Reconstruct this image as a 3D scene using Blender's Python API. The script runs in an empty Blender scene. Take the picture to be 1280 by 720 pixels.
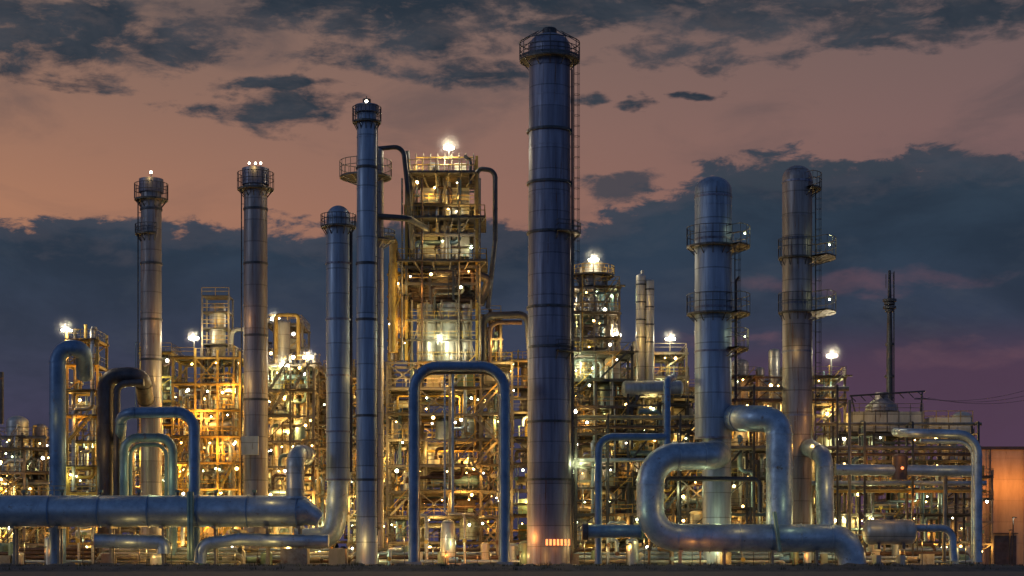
import bpy, math, random
from mathutils import Vector
R = random.Random(11)
pi = math.pi
# ------------------------------------------------------------------ image coordinate helpers
# The plant is 128 m wide along its front line, seen from 220 m away. Image pixels along the
# front line count as decimetres
D = 220.0; HC = 1.6; HR = 694
def S(d): return (D + d) / D
def E(u, d=0): return (u - 640) * 0.1 * S(d)
def H(v, d=0): return max(0.0, HC + (HR - v) * 0.1 * S(d))

# ------------------------------------------------------------------ materials
def nn(nt, t, **kw):
    n = nt.nodes.new(t)
    for k, v in kw.items(): setattr(n, k, v)
    return n
def mk(name, c1, c2, metal=0.0, rough=0.5, scale=(1, 1, 1), ns=1.0, rust=None, rust_amt=0.5,
       seam=None, bump=0.15, pv=.35, sd=.45):
    m = bpy.data.materials.new(name); m.use_nodes = True
    nt = m.node_tree; L = nt.links
    b = nt.nodes['Principled BSDF']
    tc = nn(nt, 'ShaderNodeTexCoord'); mp = nn(nt, 'ShaderNodeMapping')
    mp.inputs['Scale'].default_value = scale
    L.new(tc.outputs['Object'], mp.inputs[0])
    no = nn(nt, 'ShaderNodeTexNoise'); no.inputs['Scale'].default_value = ns
    no.inputs['Detail'].default_value = 7; no.inputs['Roughness'].default_value = 0.65
    L.new(mp.outputs[0], no.inputs['Vector'])
    mr = nn(nt, 'ShaderNodeMapRange'); mr.inputs[1].default_value = .33; mr.inputs[2].default_value = .67
    L.new(no.outputs[0], mr.inputs[0])
    mx = nn(nt, 'ShaderNodeMix', data_type='RGBA'); mx.inputs[6].default_value = (*c1, 1); mx.inputs[7].default_value = (*c2, 1)
    L.new(mr.outputs[0], mx.inputs[0]); col = mx.outputs[2]
    hgt = no.outputs[0]
    if seam:
        sp = nn(nt, 'ShaderNodeSeparateXYZ'); L.new(tc.outputs['Object'], sp.inputs[0])
        def M(op, a, bb=None):
            q = nn(nt, 'ShaderNodeMath', operation=op)
            for i, v in enumerate((a, bb)):
                if v is None: continue
                if isinstance(v, (int, float)): q.inputs[i].default_value = v
                else: L.new(v, q.inputs[i])
            return q.outputs[0]
        zz = M('DIVIDE', sp.outputs[2], seam)
        fl = M('FLOOR', zz); fr = M('FRACT', zz)
        line = M('LESS_THAN', fr, 0.05)
        cmb = nn(nt, 'ShaderNodeCombineXYZ'); L.new(fl, cmb.inputs[0])
        wn = nn(nt, 'ShaderNodeTexWhiteNoise', noise_dimensions='3D'); L.new(cmb.outputs[0], wn.inputs[0])
        v = M('MULTIPLY', M('ADD', M('MULTIPLY', wn.outputs[0], pv), 1 - pv * .7), M('SUBTRACT', 1.0, M('MULTIPLY', line, sd)))
        vm = nn(nt, 'ShaderNodeVectorMath', operation='SCALE'); L.new(col, vm.inputs[0]); L.new(v, vm.inputs['Scale'])
        col = vm.outputs[0]
        hgt = M('SUBTRACT', M('MULTIPLY', no.outputs[0], 0.8), line)
    if rust:
        n2 = nn(nt, 'ShaderNodeTexNoise'); n2.inputs['Scale'].default_value = ns * 1.7
        n2.inputs['Detail'].default_value = 8; n2.inputs['Roughness'].default_value = .7
        L.new(mp.outputs[0], n2.inputs['Vector'])
        m2 = nn(nt, 'ShaderNodeMapRange'); m2.inputs[1].default_value = .68 - rust_amt * .25; m2.inputs[2].default_value = .78 - rust_amt * .25
        L.new(n2.outputs[0], m2.inputs[0])
        x2 = nn(nt, 'ShaderNodeMix', data_type='RGBA'); L.new(m2.outputs[0], x2.inputs[0]); L.new(col, x2.inputs[6])
        x2.inputs[7].default_value = (*rust, 1); col = x2.outputs[2]
        mm = nn(nt, 'ShaderNodeMapRange'); mm.inputs[3].default_value = metal; mm.inputs[4].default_value = metal * .3
        L.new(m2.outputs[0], mm.inputs[0]); L.new(mm.outputs[0], b.inputs['Metallic'])
    else:
        b.inputs['Metallic'].default_value = metal
    L.new(col, b.inputs['Base Color'])
    r = nn(nt, 'ShaderNodeMapRange'); r.inputs[3].default_value = max(.05, rough - .1); r.inputs[4].default_value = min(1, rough + .18)
    L.new(mr.outputs[0], r.inputs[0]); L.new(r.outputs[0], b.inputs['Roughness'])
    bp = nn(nt, 'ShaderNodeBump'); bp.inputs['Strength'].default_value = bump; bp.inputs['Distance'].default_value = .08
    L.new(hgt, bp.inputs['Height']); L.new(bp.outputs[0], b.inputs['Normal'])
    return m
def em(name, c, s):
    m = bpy.data.materials.new(name); m.use_nodes = True
    b = m.node_tree.nodes['Principled BSDF']
    b.inputs['Base Color'].default_value = (.8, .8, .8, 1)
    b.inputs['Emission Color'].default_value = (*c, 1); b.inputs['Emission Strength'].default_value = s
    return m
RUST = (.13, .055, .025)
STK = mk('stack_cladding_blue', (.29, .34, .42), (.17, .21, .28), .5, .47, (1.6, 1.6, .10), 1.3, (.10, .07, .06), .3, 3.1, .3, .3, .4)
STKD = mk('stack_cladding_dark', (.22, .22, .28), (.11, .11, .155), .5, .48, (1.6, 1.6, .08), 1.1, (.10, .05, .04), .45, 2.6, .3, .32, .4)
STKB = mk('stack_cladding_brown', (.31, .27, .26), (.16, .145, .15), .5, .46, (1.6, 1.6, .09), 1.2, RUST, .5, 2.8, .3, .3, .4)
ALU = mk('aluminium_pipe_cladding', (.34, .41, .48), (.18, .235, .30), .6, .41, (.5, .5, .5), 1.5, (.12, .085, .06), .35, bump=.35)
BLU = mk('blue_painted_pipe', (.12, .20, .32), (.06, .12, .21), .3, .44, (.6, .6, .4), 1.3, RUST, .3)
TEA = mk('teal_weathered_pipe', (.15, .22, .25), (.09, .14, .17), .45, .45, (.6, .6, .4), 1.3, RUST, .35)
STL = mk('galvanised_steel', (.26, .225, .17), (.12, .10, .075), .4, .5, (1, 1, 1), .8, RUST, .4)
DRK = mk('dark_steel', (.07, .07, .075), (.035, .035, .04), .4, .5, (1, 1, 1), .8, RUST, .35)
YEL = mk('yellow_safety_paint', (.45, .30, .06), (.28, .17, .035), .0, .5, (1, 1, 1), 1.0, RUST, .45)
GRT = mk('deck_grating', (.11, .10, .085), (.05, .046, .04), .5, .55, (1, 1, 1), 1.2, RUST, .5)
SIL = mk('insulated_vessel', (.52, .50, .45), (.30, .29, .26), .5, .4, (1, 1, .3), .9, RUST, .25, 1.9, .2)
BRN = mk('rusty_brown_pipe', (.13, .075, .05), (.065, .04, .03), .35, .5, (1, 1, .4), 1.0, (.05, .025, .018), .6)
DBR = mk('tarnished_dark_pipe', (.10, .085, .085), (.05, .045, .05), .5, .45, (1, 1, .4), 1.0, (.07, .035, .025), .5)
CRM = mk('cream_metal_panel', (.58, .54, .42), (.38, .34, .25), .1, .5, (1, 1, .2), .9, RUST, .4, 2.0, .3)
GRN = mk('green_painted_steel', (.16, .24, .18), (.09, .14, .11), .2, .45, (1, 1, 1), 1.0, RUST, .3)
HOD = mk('brown_heater_casing', (.085, .06, .052), (.045, .032, .03), .3, .6, (1, 1, .2), 1.0, (.04, .02, .015), .5, 1.1, .4)
CON = mk('concrete', (.34, .32, .29), (.22, .21, .19), 0, .85, (1, 1, .4), .6, (.12, .10, .08), .3)
GND = mk('gravel_ground', (.055, .05, .045), (.03, .028, .026), 0, .9, (1, 1, 1), .5, (.02, .022, .012), .6, bump=.6)
LW = em('warm_lamp_glass', (1, .60, .18), 20); LG = em('mercury_lamp_glass', (.85, 1, .6), 22); LX = em('white_lamp_glass', (1, .9, .7), 28)
LO = em('orange_lamp_louvre_glow', (1, .20, .03), 2.2)
WARM = (1, .48, .09); YW = (1, .64, .18); WHT = (1, .86, .58); GREEN = (.92, 1, .48); ORG = (1, .32, .05)

# added scattering volume that makes a glow around the strongest lamps, fades outwards
def glow_volume_mat(name, Rr, k):
    m = bpy.data.materials.new(name); m.use_nodes = True; nt = m.node_tree; L = nt.links
    nt.nodes.remove(nt.nodes['Principled BSDF'])
    out = nt.nodes['Material Output']; vs = nn(nt, 'ShaderNodeVolumeScatter'); tc = nn(nt, 'ShaderNodeTexCoord')
    ln = nn(nt, 'ShaderNodeVectorMath', operation='LENGTH'); L.new(tc.outputs['Object'], ln.inputs[0])
    mr = nn(nt, 'ShaderNodeMapRange'); L.new(ln.outputs['Value'], mr.inputs[0]); mr.inputs[1].default_value = 0; mr.inputs[2].default_value = Rr
    mr.inputs[3].default_value = 1; mr.inputs[4].default_value = 0
    p = nn(nt, 'ShaderNodeMath', operation='POWER'); L.new(mr.outputs[0], p.inputs[0]); p.inputs[1].default_value = 4.0
    q = nn(nt, 'ShaderNodeMath', operation='MULTIPLY'); L.new(p.outputs[0], q.inputs[0]); q.inputs[1].default_value = k
    L.new(q.outputs[0], vs.inputs['Density']); L.new(vs.outputs[0], out.inputs['Volume']); return m
HZ = {}
# ------------------------------------------------------------------ mesh builder
def fillet(pts, Rf, seg=6):
    pts = [Vector(p) for p in pts]; out = [pts[0]]
    for i in range(1, len(pts) - 1):
        P = pts[i]; a = P - pts[i - 1]; b = pts[i + 1] - P
        la, lb = a.length, b.length
        if la < 1e-5 or lb < 1e-5: continue
        a.normalize(); b.normalize(); th = a.angle(b)
        if th < .02: out.append(P); continue
        t = min(Rf * math.tan(th / 2), la * .49, lb * .49); w = math.cos(th / 2)
        p0, p2 = P - a * t, P + b * t
        for k in range(seg + 1):
            s = k / seg; q = (1 - s) ** 2, 2 * s * (1 - s) * w, s * s
            out.append((p0 * q[0] + P * q[1] + p2 * q[2]) / sum(q))
    out.append(pts[-1]); return out
class MB:
    def __init__(s, name, origin=(0, 0, 0)):
        s.name = name; s.o = Vector(origin); s.v = []; s.f = []; s.mi = []; s.sm = []; s.ml = []; s.lights = []; s.hz = []
    def mat(s, m):
        if m not in s.ml: s.ml.append(m)
        return s.ml.index(m)
    def add(s, vs, fs, m, smooth=False):
        b = len(s.v); s.v.extend(vs); k = s.mat(m)
        for f in fs: s.f.append(tuple(i + b for i in f)); s.mi.append(k); s.sm.append(smooth)
    def box(s, c, z, m, rz=0):
        x, y, w = z[0] / 2, z[1] / 2, z[2] / 2; ca, sa = math.cos(rz), math.sin(rz)
        vs = []
        for k in (-w, w):
            for a, b in ((-x, -y), (x, -y), (x, y), (-x, y)):
                vs.append((c[0] + a * ca - b * sa, c[1] + a * sa + b * ca, c[2] + k))
        s.add(vs, [(3, 2, 1, 0), (4, 5, 6, 7), (0, 1, 5, 4), (1, 2, 6, 5), (2, 3, 7, 6), (3, 0, 4, 7)], m)
    def tube(s, pts, r, m, n=8, bend=None, seg=5, caps=True, bands=None, smooth=True, bm=None):
        if bend: pts = fillet(pts, bend, seg)
        pts = [Vector(p) for p in pts]; q = [pts[0]]
        for p in pts[1:]:
            if (p - q[-1]).length > 1e-4: q.append(p)
        pts = q
        if len(pts) < 2: return
        T = []
        for i in range(len(pts)):
            t = Vector()
            if i > 0: t += (pts[i] - pts[i - 1]).normalized()
            if i < len(pts) - 1: t += (pts[i + 1] - pts[i]).normalized()
            T.append(t.normalized())
        up = Vector((0, 0, 1)) if abs(T[0].z) < .9 else Vector((1, 0, 0))
        N = (up - T[0] * up.dot(T[0])).normalized(); rr = r if isinstance(r, list) else [r] * len(pts)
        vs = []; fs = []; off = pi / 4 if n == 4 else 0
        for i, p in enumerate(pts):
            N = (N - T[i] * N.dot(T[i])).normalized(); B = T[i].cross(N)
            for k in range(n):
                a = 2 * pi * k / n + off; vs.append(tuple(p + (N * math.cos(a) + B * math.sin(a)) * rr[i]))
        for i in range(len(pts) - 1):
            for k in range(n):
                k2 = (k + 1) % n; fs.append((i * n + k, i * n + k2, (i + 1) * n + k2, (i + 1) * n + k))
        s.add(vs, fs, m, smooth and n > 4)
        if caps:
            s.add(vs[:n], [tuple(reversed(range(n)))], m); s.add(vs[-n:], [tuple(range(n))], m)
        if bands:
            for i in range(len(pts) - 1):
                d = pts[i + 1] - pts[i]; Ln = d.length
                if Ln < bands * .6: continue
                k = max(1, round(Ln / bands)); d.normalize()
                for j in range(k + 1):
                    c = pts[i] + d * (Ln * j / k); s.tube([c - d * .08, c + d * .08], r * 1.05 + .015, bm or m, n)
    def beam(s, a, b, w, m): s.tube([a, b], w * .7071, m, 4)
    def lathe(s, x, y, prof, m, n=24, smooth=True):
        vs = []; fs = []
        for r, z in prof:
            for k in range(n):
                a = 2 * pi * k / n; vs.append((x + r * math.cos(a), y + r * math.sin(a), z))
        for i in range(len(prof) - 1):
            for k in range(n):
                k2 = (k + 1) % n; fs.append((i * n + k, i * n + k2, (i + 1) * n + k2, (i + 1) * n + k))
        s.add(vs, fs, m, smooth)
    def cyl(s, x, y, z0, z1, r, m, n=20, dome=False, r2=None):
        r2 = r2 or r; s.lathe(x, y, [(r, z0), (r2, z1)], m, n)
        if dome:
            s.lathe(x, y, [(max(.01, r2 * math.cos(t * pi / 12)), z1 + r2 * dome * math.sin(t * pi / 12)) for t in range(0, 7)], m, n)
        else: s.lathe(x, y, [(r2, z1), (.01, z1)], m, n, False)
        s.lathe(x, y, [(.01, z0), (r, z0)], m, n, False)
    def ring(s, x, y, z, r, w, h, m, n=24): s.lathe(x, y, [(r, z - h / 2), (r + w, z - h / 2), (r + w, z + h / 2), (r, z + h / 2)], m, n, False)
    def hves(s, c, L, r, m, ax='x', n=14):
        a = Vector((1, 0, 0)) if ax == 'x' else Vector((0, 1, 0)); c = Vector(c); pts = []; rr = []
        for t in range(6):
            an = t * pi / 10; pts.append(c - a * (L / 2 + r * .5 * math.cos(an))); rr.append(max(.02, r * math.sin(an)))
        for t in range(5, -1, -1):
            an = t * pi / 10; pts.append(c + a * (L / 2 + r * .5 * math.cos(an))); rr.append(max(.02, r * math.sin(an)))
        s.tube(pts, rr, m, n)
        for k in (-.3, .3): s.box(c + a * L * k - Vector((0, 0, r + .15)), (.3 if ax == 'x' else r * 1.4, r * 1.4 if ax == 'x' else .3, .8), DRK)
    def platform(s, x, y, z, ri, ro, a0=0, a1=360, m=None, h=1.15, rm=None, br=True):
        m = m or GRT; rm = rm or STL; full = a1 - a0 >= 360
        k = max(4, int((a1 - a0) / 15)); A = [math.radians(a0 + (a1 - a0) * i / k) for i in range(k + 1)]
        vs = []; fs = []
        for a in A:
            c, q = math.cos(a), math.sin(a)
            vs += [(x + ri * c, y + ri * q, z), (x + ro * c, y + ro * q, z), (x + ro * c, y + ro * q, z - .22), (x + ri * c, y + ri * q, z - .22)]
        for i in range(k):
            b, e = i * 4, i * 4 + 4
            for j in range(4): fs.append((b + j, b + (j + 1) % 4, e + (j + 1) % 4, e + j))
        s.add(vs, fs, m)
        for hh in (h, h * .55):
            s.tube([(x + ro * math.cos(a), y + ro * math.sin(a), z + hh) for a in A], .05, rm, 5, caps=False)
        for i, a in enumerate(A):
            c, q = math.cos(a), math.sin(a)
            s.tube([(x + ro * c, y + ro * q, z), (x + ro * c, y + ro * q, z + h)], .045, rm, 4)
            if br and i % 2 == 0: s.beam((x + ri * c, y + ri * q, z - 1.1), (x + (ro - .1) * c, y + (ro - .1) * q, z - .15), .1, rm)
        if not full:
            for a in (A[0], A[-1]):
                c, q = math.cos(a), math.sin(a)
                for hh in (h, h * .55): s.tube([(x + ri * c, y + ri * q, z + hh), (x + ro * c, y + ro * q, z + hh)], .05, rm, 5)
    def rail(s, a, b, m=None, h=1.1, w=.045):
        m = m or STL; a, b = Vector(a), Vector(b); Ln = (b - a).length; k = max(1, int(Ln / 1.6))
        for hh in (h, h * .55): s.tube([a + Vector((0, 0, hh)), b + Vector((0, 0, hh))], w, m, 4)
        for i in range(k + 1):
            p = a.lerp(b, i / k); s.tube([p, p + Vector((0, 0, h))], w, m, 4)
    def ladder(s, x, y, z0, z1, m=None, cage=True, nx=1, ny=0):
        m = m or DRK; tx, ty = -ny, nx
        for k in (-.25, .25): s.tube([(x + tx * k, y + ty * k, z0), (x + tx * k, y + ty * k, z1)], .05, m, 4)
        z = z0
        while z < z1:
            s.tube([(x + tx * .25, y + ty * .25, z), (x - tx * .25, y - ty * .25, z)], .03, m, 4, caps=False); z += .45
        z = z0 + 1
        while z < z1:
            s.tube([(x, y, z), (x - nx * .6, y - ny * .6, z)], .04, m, 4, caps=False); z += 3
        if cage:
            z = z0 + 2.4
            while z < z1 + .9:
                s.tube([(x + tx * .42 * math.sin(t) + nx * (.36 - .36 * math.cos(t)), y + ty * .42 * math.sin(t) + ny * (.36 - .36 * math.cos(t)), z) for t in [-.6 + 0, .6, 1.5, 2.4, 3.14, 3.9, 4.8, 5.7]], .03, m, 4, caps=False); z += 1.3
            for t in (2, 3.14, 4.28):
                px, py = x + tx * .42 * math.sin(t) + nx * (.36 - .36 * math.cos(t)), y + ty * .42 * math.sin(t) + ny * (.36 - .36 * math.cos(t))
                s.tube([(px, py, z0 + 2.4), (px, py, z1 + .8)], .03, m, 4)
    def bulb(s, p, r=.17, m=None, hood=True):
        x, y, z = p; s.lathe(x, y, [(.01, z - r), (r * .8, z - r * .6), (r, z), (r * .8, z + r * .6), (.01, z + r)], m or LW, 8)
        if hood:
            s.lathe(x, y, [(r * 1.7, z + r * .9), (.06, z + r * 1.7), (.05, z + r * 1.7 + .3)], DRK, 8, False)
    def light(s, p, W, c, r=.22, hz=0): 
        s.lights.append((p, W, c, r))
        if hz: s.hz.append((p, hz))
    def flood(s, p, W, c, r=.35, hz=2.6):
        x, y, z = p
        s.tube([(x, y + .5, z - 2.2), (x, y + .5, z + .2)], .09, DRK, 6); s.box((x, y + .5, z - .1), (1.2, .12, .12), DRK)
        for k in (-.5, 0, .5):
            s.box((x + k, y + .32, z + .15 + .1 * (k == 0)), (.4, .3, .34), DRK); s.box((x + k, y + .155, z + .15 + .1 * (k == 0)), (.34, .03, .28), LX)
        s.light((x, y - .35, z + .35), W, c, r, hz)
    def build(s):
        me = bpy.data.meshes.new(s.name); o = s.o
        me.from_pydata([(a[0] - o.x, a[1] - o.y, a[2] - o.z) for a in s.v], [], s.f)
        for m in s.ml: me.materials.append(m)
        me.polygons.foreach_set('material_index', s.mi); me.polygons.foreach_set('use_smooth', s.sm); me.update()
        ob = bpy.data.objects.new(s.name, me); ob.location = o; bpy.context.scene.collection.objects.link(ob)
        for p, W, c, r in s.lights:
            l = bpy.data.lights.new('lamp_light', 'POINT'); l.energy = W; l.color = c; l.shadow_soft_size = r
            lo = bpy.data.objects.new('lamp_light', l); lo.parent = ob; lo.location = Vector(p) - o
            bpy.context.scene.collection.objects.link(lo)
        for p, q in s.hz:  # spheres added around strong lamps only for their glow
            if q not in HZ:
                mb = bpy.data.meshes.new('lamp_glow_volume'); vs = [(0, 0, -q)]; fs = []; n = 16; k = 8
                for i in range(1, k):
                    a = -pi / 2 + pi * i / k
                    for j in range(n): b = 2 * pi * j / n; vs.append((q * math.cos(a) * math.cos(b), q * math.cos(a) * math.sin(b), q * math.sin(a)))
                vs.append((0, 0, q)); t = len(vs) - 1
                for j in range(n):
                    j2 = (j + 1) % n; fs.append((0, 1 + j2, 1 + j)); fs.append((t, t - n + j, t - n + j2))
                    for i in range(k - 2): fs.append((1 + i * n + j, 1 + i * n + j2, 1 + (i + 1) * n + j2, 1 + (i + 1) * n + j))
                mb.from_pydata(vs, [], fs); mb.materials.append(glow_volume_mat('lamp_glow_volume', q * .96, .14)); HZ[q] = mb
            h = bpy.data.objects.new('lamp_glow_volume', HZ[q]); h.parent = ob; h.location = Vector(p) - o; bpy.context.scene.collection.objects.link(h)
        return ob

# ------------------------------------------------------------------ generic process steelwork
PM = [ALU, STL, SIL, BRN, STL, YEL, TEA, SIL]
def stairs(mb, x0, x1, y, z0, z1, lh, m):
    z = z0; f = 0
    while z + lh <= z1 + .1:
        a, b = (x0, x1) if f % 2 == 0 else (x1, x0)
        for k in (0, .9):
            mb.beam((a, y - k, z), (b, y - k, z + lh), .22, m); mb.tube([(a, y - k, z + 1), (b, y - k, z + lh + 1)], .05, YEL, 4)
        for i in range(10): t = (i + .5) / 10; mb.box((a + (b - a) * t, y - .45, z + lh * t), (.3, .86, .05), GRT)
        mb.box((b + (.6 if b > a else -.6), y - .45, z + lh - .05), (1.3, 1.1, .1), GRT); z += lh; f += 1
def steelwork(mb, x0, x1, y0, y1, z0, z1, lev=3.6, bay=4.5, dens=1.0, nl=4, W=500, cols=None, fm=None, ptop=True, bulbs=.35, seed=0, pipes=PM):
    r = random.Random(seed * 77 + 5); r2 = random.Random(seed + 900); fm = fm or STL; cols = cols or [WARM, YW, WARM, GREEN]
    nx = max(1, round((x1 - x0) / bay)); xs = [x0 + (x1 - x0) * i / nx for i in range(nx + 1)]
    ny = max(1, round((y1 - y0) / 6)); ys = [y0 + (y1 - y0) * i / ny for i in range(ny + 1)]
    nz = max(1, round((z1 - z0) / lev)); zs = [z0 + (z1 - z0) * i / nz for i in range(nz + 1)]; lh = zs[1] - zs[0]
    for x in xs:
        for y in ys: mb.beam((x, y, z0), (x, y, z1 + (r.random() * 1.4 if ptop else 0)), .3, fm)
    for k, z in enumerate(zs[1:], 1):
        for y in ys: mb.beam((x0 - .3, y, z - .2), (x1 + .3, y, z - .2), .26, fm)
        for x in xs: mb.beam((x, y0, z - .2), (x, y1, z - .2), .24, fm)
        for i in range(nx):
            if r.random() < .85:
                ex = .9 if r.random() < .4 else .1
                mb.box(((xs[i] + xs[i + 1]) / 2, (y0 + y1) / 2 - ex / 2, z), (xs[i + 1] - xs[i] - .02, y1 - y0 + ex, .1), GRT)
                mb.rail((xs[i], y0 - ex, z + .05), (xs[i + 1], y0 - ex, z + .05), YEL if r.random() < .5 else STL)
                if k == nz: mb.rail((xs[i], y1, z + .05), (xs[i + 1], y1, z + .05))
        for x in (x0, x1): mb.rail((x, y0, z + .05), (x, y1, z + .05))
    for k in range(nz):
        za, zb = zs[k], zs[k + 1] - .2
        for i in range(nx):
            xa, xb = xs[i], xs[i + 1]; xm = (xa + xb) / 2; w = xb - xa
            if r.random() < .28:
                mb.beam((xa, y0, za), (xb, y0, zb), .14, fm)
                if r.random() < .5: mb.beam((xb, y0, za), (xa, y0, zb), .14, fm)
            if r.random() < .5: mb.beam((xa, y1, za), (xb, y1, zb), .14, fm)
            for j in range(2 if bulbs > .5 else 1):
                if r2.random() < max(bulbs, .5):
                    bx = xa + w * r2.random(); mb.bulb((bx, y0 + r2.choice([-.3, -.3, 1.5]), zb - .3 - 1.0 * r2.random()), .09 + .15 * r2.random() ** 2, r2.choice([LW, LW, LX, LG]))
            if r.random() > dens: continue
            t = r.random(); ym = y0 + (y1 - y0) * (.25 + .5 * r.random()); vm = r.choice([SIL, ALU, CRM, STL, SIL, TEA])
            if t < .3:
                q = min(w * .32, .6 + r.random() * 1.0); x = xm + (r.random() - .5) * (w - 2 * q)
                mb.cyl(x, ym, za + .3, za + lh * .78, q, vm, 14, .5)
                mb.tube([(x, ym, za + lh * .75 + q * .5), (x, ym, zb + lh * .3)], .13, r.choice(pipes), 6)
            elif t < .5:
                q = .45 + r.random() * .5; mb.hves((xm, ym, za + .6 + q), w * .65, q, vm)
            elif t < .62:
                q = .35 + r.random() * .3
                for j in range(3): mb.tube([(xa + .4, ym - 1 + j, za + .7), (xb - .4, ym - 1 + j, za + .7)], q * .6, vm, 8, bands=1.2)
            elif t < .74: mb.box((xm, ym, za + lh * .33), (w * .6, 1.5, lh * .6), r.choice([CRM, GRN, STL, HOD]))
            for j in range(int(3 * dens)):
                x = xa + w * r.random(); y = y0 + .2 + 1.5 * r.random(); h = .6 + r.random() * 1.6
                mb.tube([(x, y, za), (x, y, za + h)], .06 + .08 * r.random(), r.choice(pipes), 5)
                mb.box((x, y, za + h), (.3 + .4 * r.random(), .3, .25 + .3 * r.random()), r.choice([YEL, CRM, GRN, STL, DRK]))
            if r.random() < .2: stairs(mb, xa + .5, xb - .5, y0 - .5, za, zs[k + 1] + .05, lh, fm)
        for j in range(int(1 + 3 * dens * r.random())):
            q = .1 + .22 * r.random(); y = y0 - .3 + (y1 - y0) * .6 * r.random(); z = zb - .25 - r.random() * lh * .5
            a = x0 + (x1 - x0) * r.random() * .5; b = x1 - (x1 - x0) * r.random() * .5
            dz = r.choice([-1, 1, 1]) * (1 + r.random() * 2 * lh); dz = max(dz, -z + .2)
            if z + dz > z1 + 2: dz = -abs(dz) * .5
            mb.tube([(a, y, max(.2, z - r.random() * 3)), (a, y, z), (b, y, z), (b, y, z + dz)], q, r.choice(pipes), 8, bend=q * 2.4, seg=4, bands=3)
    for j in range(int((x1 - x0) * .75 * dens)):
        q = .07 + .25 * r.random() ** 2; x = x0 + (x1 - x0) * r.random(); y = y0 - .5 + (y1 - y0) * .5 * r.random()
        a = z0 + (z1 - z0) * r.random() * .6; b = min(z1 + 1.5, a + 4 + r.random() * (z1 - z0)); jx = x + r.uniform(-2.5, 2.5); zm = (a + b) / 2
        mb.tube([(x, y, a), (x, y, zm), (jx, y, zm), (jx, y, b), (jx, y + 1.5, b)], q, r.choice(pipes), 8, bend=q * 2.4, seg=4, bands=4)
    for j in range(nl):
        k = (j * nz) // nl if nz >= nl else r.randrange(nz)
        x = x0 + (x1 - x0) * ((j * .618 + .2 + r.random() * .2) % 1); y = y0 + (-1.1 if j % 2 else (y1 - y0) * .3); z = zs[k] + lh * (.5 + .3 * r.random())
        c = r.choice(cols); mb.light((x, y, z), W * r.choice([.5, .9, 1.4, 2.4]), c, .15 + .14 * r.random())
        mb.tube([(x, y + .05, z + .35), (x, y + .05, z + .9), (x, y + 1.2, z + .9)], .05, DRK, 5)
    return zs
def unit(name, u0, u1, vt, d, dep, **kw):
    x0, x1 = E(u0, d), E(u1, d); mb = MB(name, ((x0 + x1) / 2, d, 0))
    steelwork(mb, x0, x1, d, d + dep, 0, H(vt, d), **kw); return mb

# ------------------------------------------------------------------ camera
sc = bpy.context.scene
cam = bpy.data.objects.new('camera', bpy.data.cameras.new('camera')); sc.collection.objects.link(cam); sc.camera = cam
cam.location = (0, -D, HC); cam.rotation_euler = (pi / 2, 0, 0)
cam.data.sensor_width = 36; cam.data.lens = 36 * D / 128.0; cam.data.shift_y = (HR - 360) / 1280.0
cam.data.clip_end = 9000; cam.data.clip_start = 1

# ------------------------------------------------------------------ world
w = bpy.data.worlds.new('World'); sc.world = w; w.use_nodes = True; nt = w.node_tree; L = nt.links
bg = nt.nodes['Background']
def val(i, v):
    if isinstance(v, (int, float)): i.default_value = v
    elif isinstance(v, tuple): i.default_value = (*v, 1) if len(v) == 3 and i.type == 'RGBA' else v
    else: L.new(v, i)
def M(op, a, b=None, c=None):
    q = nn(nt, 'ShaderNodeMath', operation=op)
    for i, v in enumerate((a, b, c)):
        if v is not None: val(q.inputs[i], v)
    return q.outputs[0]
def SS(v, a, b, c=0., d=1., t='SMOOTHSTEP'):
    q = nn(nt, 'ShaderNodeMapRange', interpolation_type=t)
    val(q.inputs[0], v); q.inputs[1].default_value = a; q.inputs[2].default_value = b; q.inputs[3].default_value = c; q.inputs[4].default_value = d
    return q.outputs[0]
def MIX(f, a, b):
    q = nn(nt, 'ShaderNodeMix', data_type='RGBA'); val(q.inputs[0], f); val(q.inputs[6], a); val(q.inputs[7], b); return q.outputs[2]
def ramp(v, st):
    q = nn(nt, 'ShaderNodeValToRGB'); L.new(v, q.inputs[0]); e = q.color_ramp.elements
    while len(e) < len(st): e.new(.5)
    for i, (p, c) in enumerate(st): e[i].position = p; e[i].color = (*c, 1)
    return q.outputs[0]
tc = nn(nt, 'ShaderNodeTexCoord'); sp = nn(nt, 'ShaderNodeSeparateXYZ'); L.new(tc.outputs['Generated'], sp.inputs[0])
X, Y, Z = sp.outputs
az = M('ARCTAN2', X, Y); hh = M('MAXIMUM', M('SQRT', M('ADD', M('MULTIPLY', X, X), M('MULTIPLY', Y, Y))), .02); el = M('DIVIDE', Z, hh)
def AU(u): return math.atan((u - 640) / 2200)
def EV(v, u=640): return (694 - v) / 2200 * math.cos(AU(u))
cb = nn(nt, 'ShaderNodeCombineXYZ'); L.new(az, cb.inputs[0]); L.new(M('MULTIPLY', el, 2.3), cb.inputs[1])
def noise(scale, det, off, dist=0., rough=.6):
    q = nn(nt, 'ShaderNodeTexNoise'); q.inputs['Scale'].default_value = scale; q.inputs['Detail'].default_value = det
    q.inputs['Roughness'].default_value = rough; q.inputs['Distortion'].default_value = dist
    v = nn(nt, 'ShaderNodeVectorMath', operation='ADD'); L.new(cb.outputs[0], v.inputs[0]); v.inputs[1].default_value = (off, off * .7, 0)
    L.new(v.outputs[0], q.inputs['Vector']); return q.outputs[0]
n1 = M('SUBTRACT', noise(16, 8, 3.1, .3), .5); n2 = noise(7, 6, 9.3, .4); n3 = noise(30, 8, 21.0, .3, .65)
n4 = M('ADD', M('MULTIPLY', n1, .8), M('MULTIPLY', M('SUBTRACT', n3, .5), .9))
azw = M('ADD', az, M('MULTIPLY', M('SUBTRACT', noise(13, 5, 55., 0, .55), .5), .07))
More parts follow.
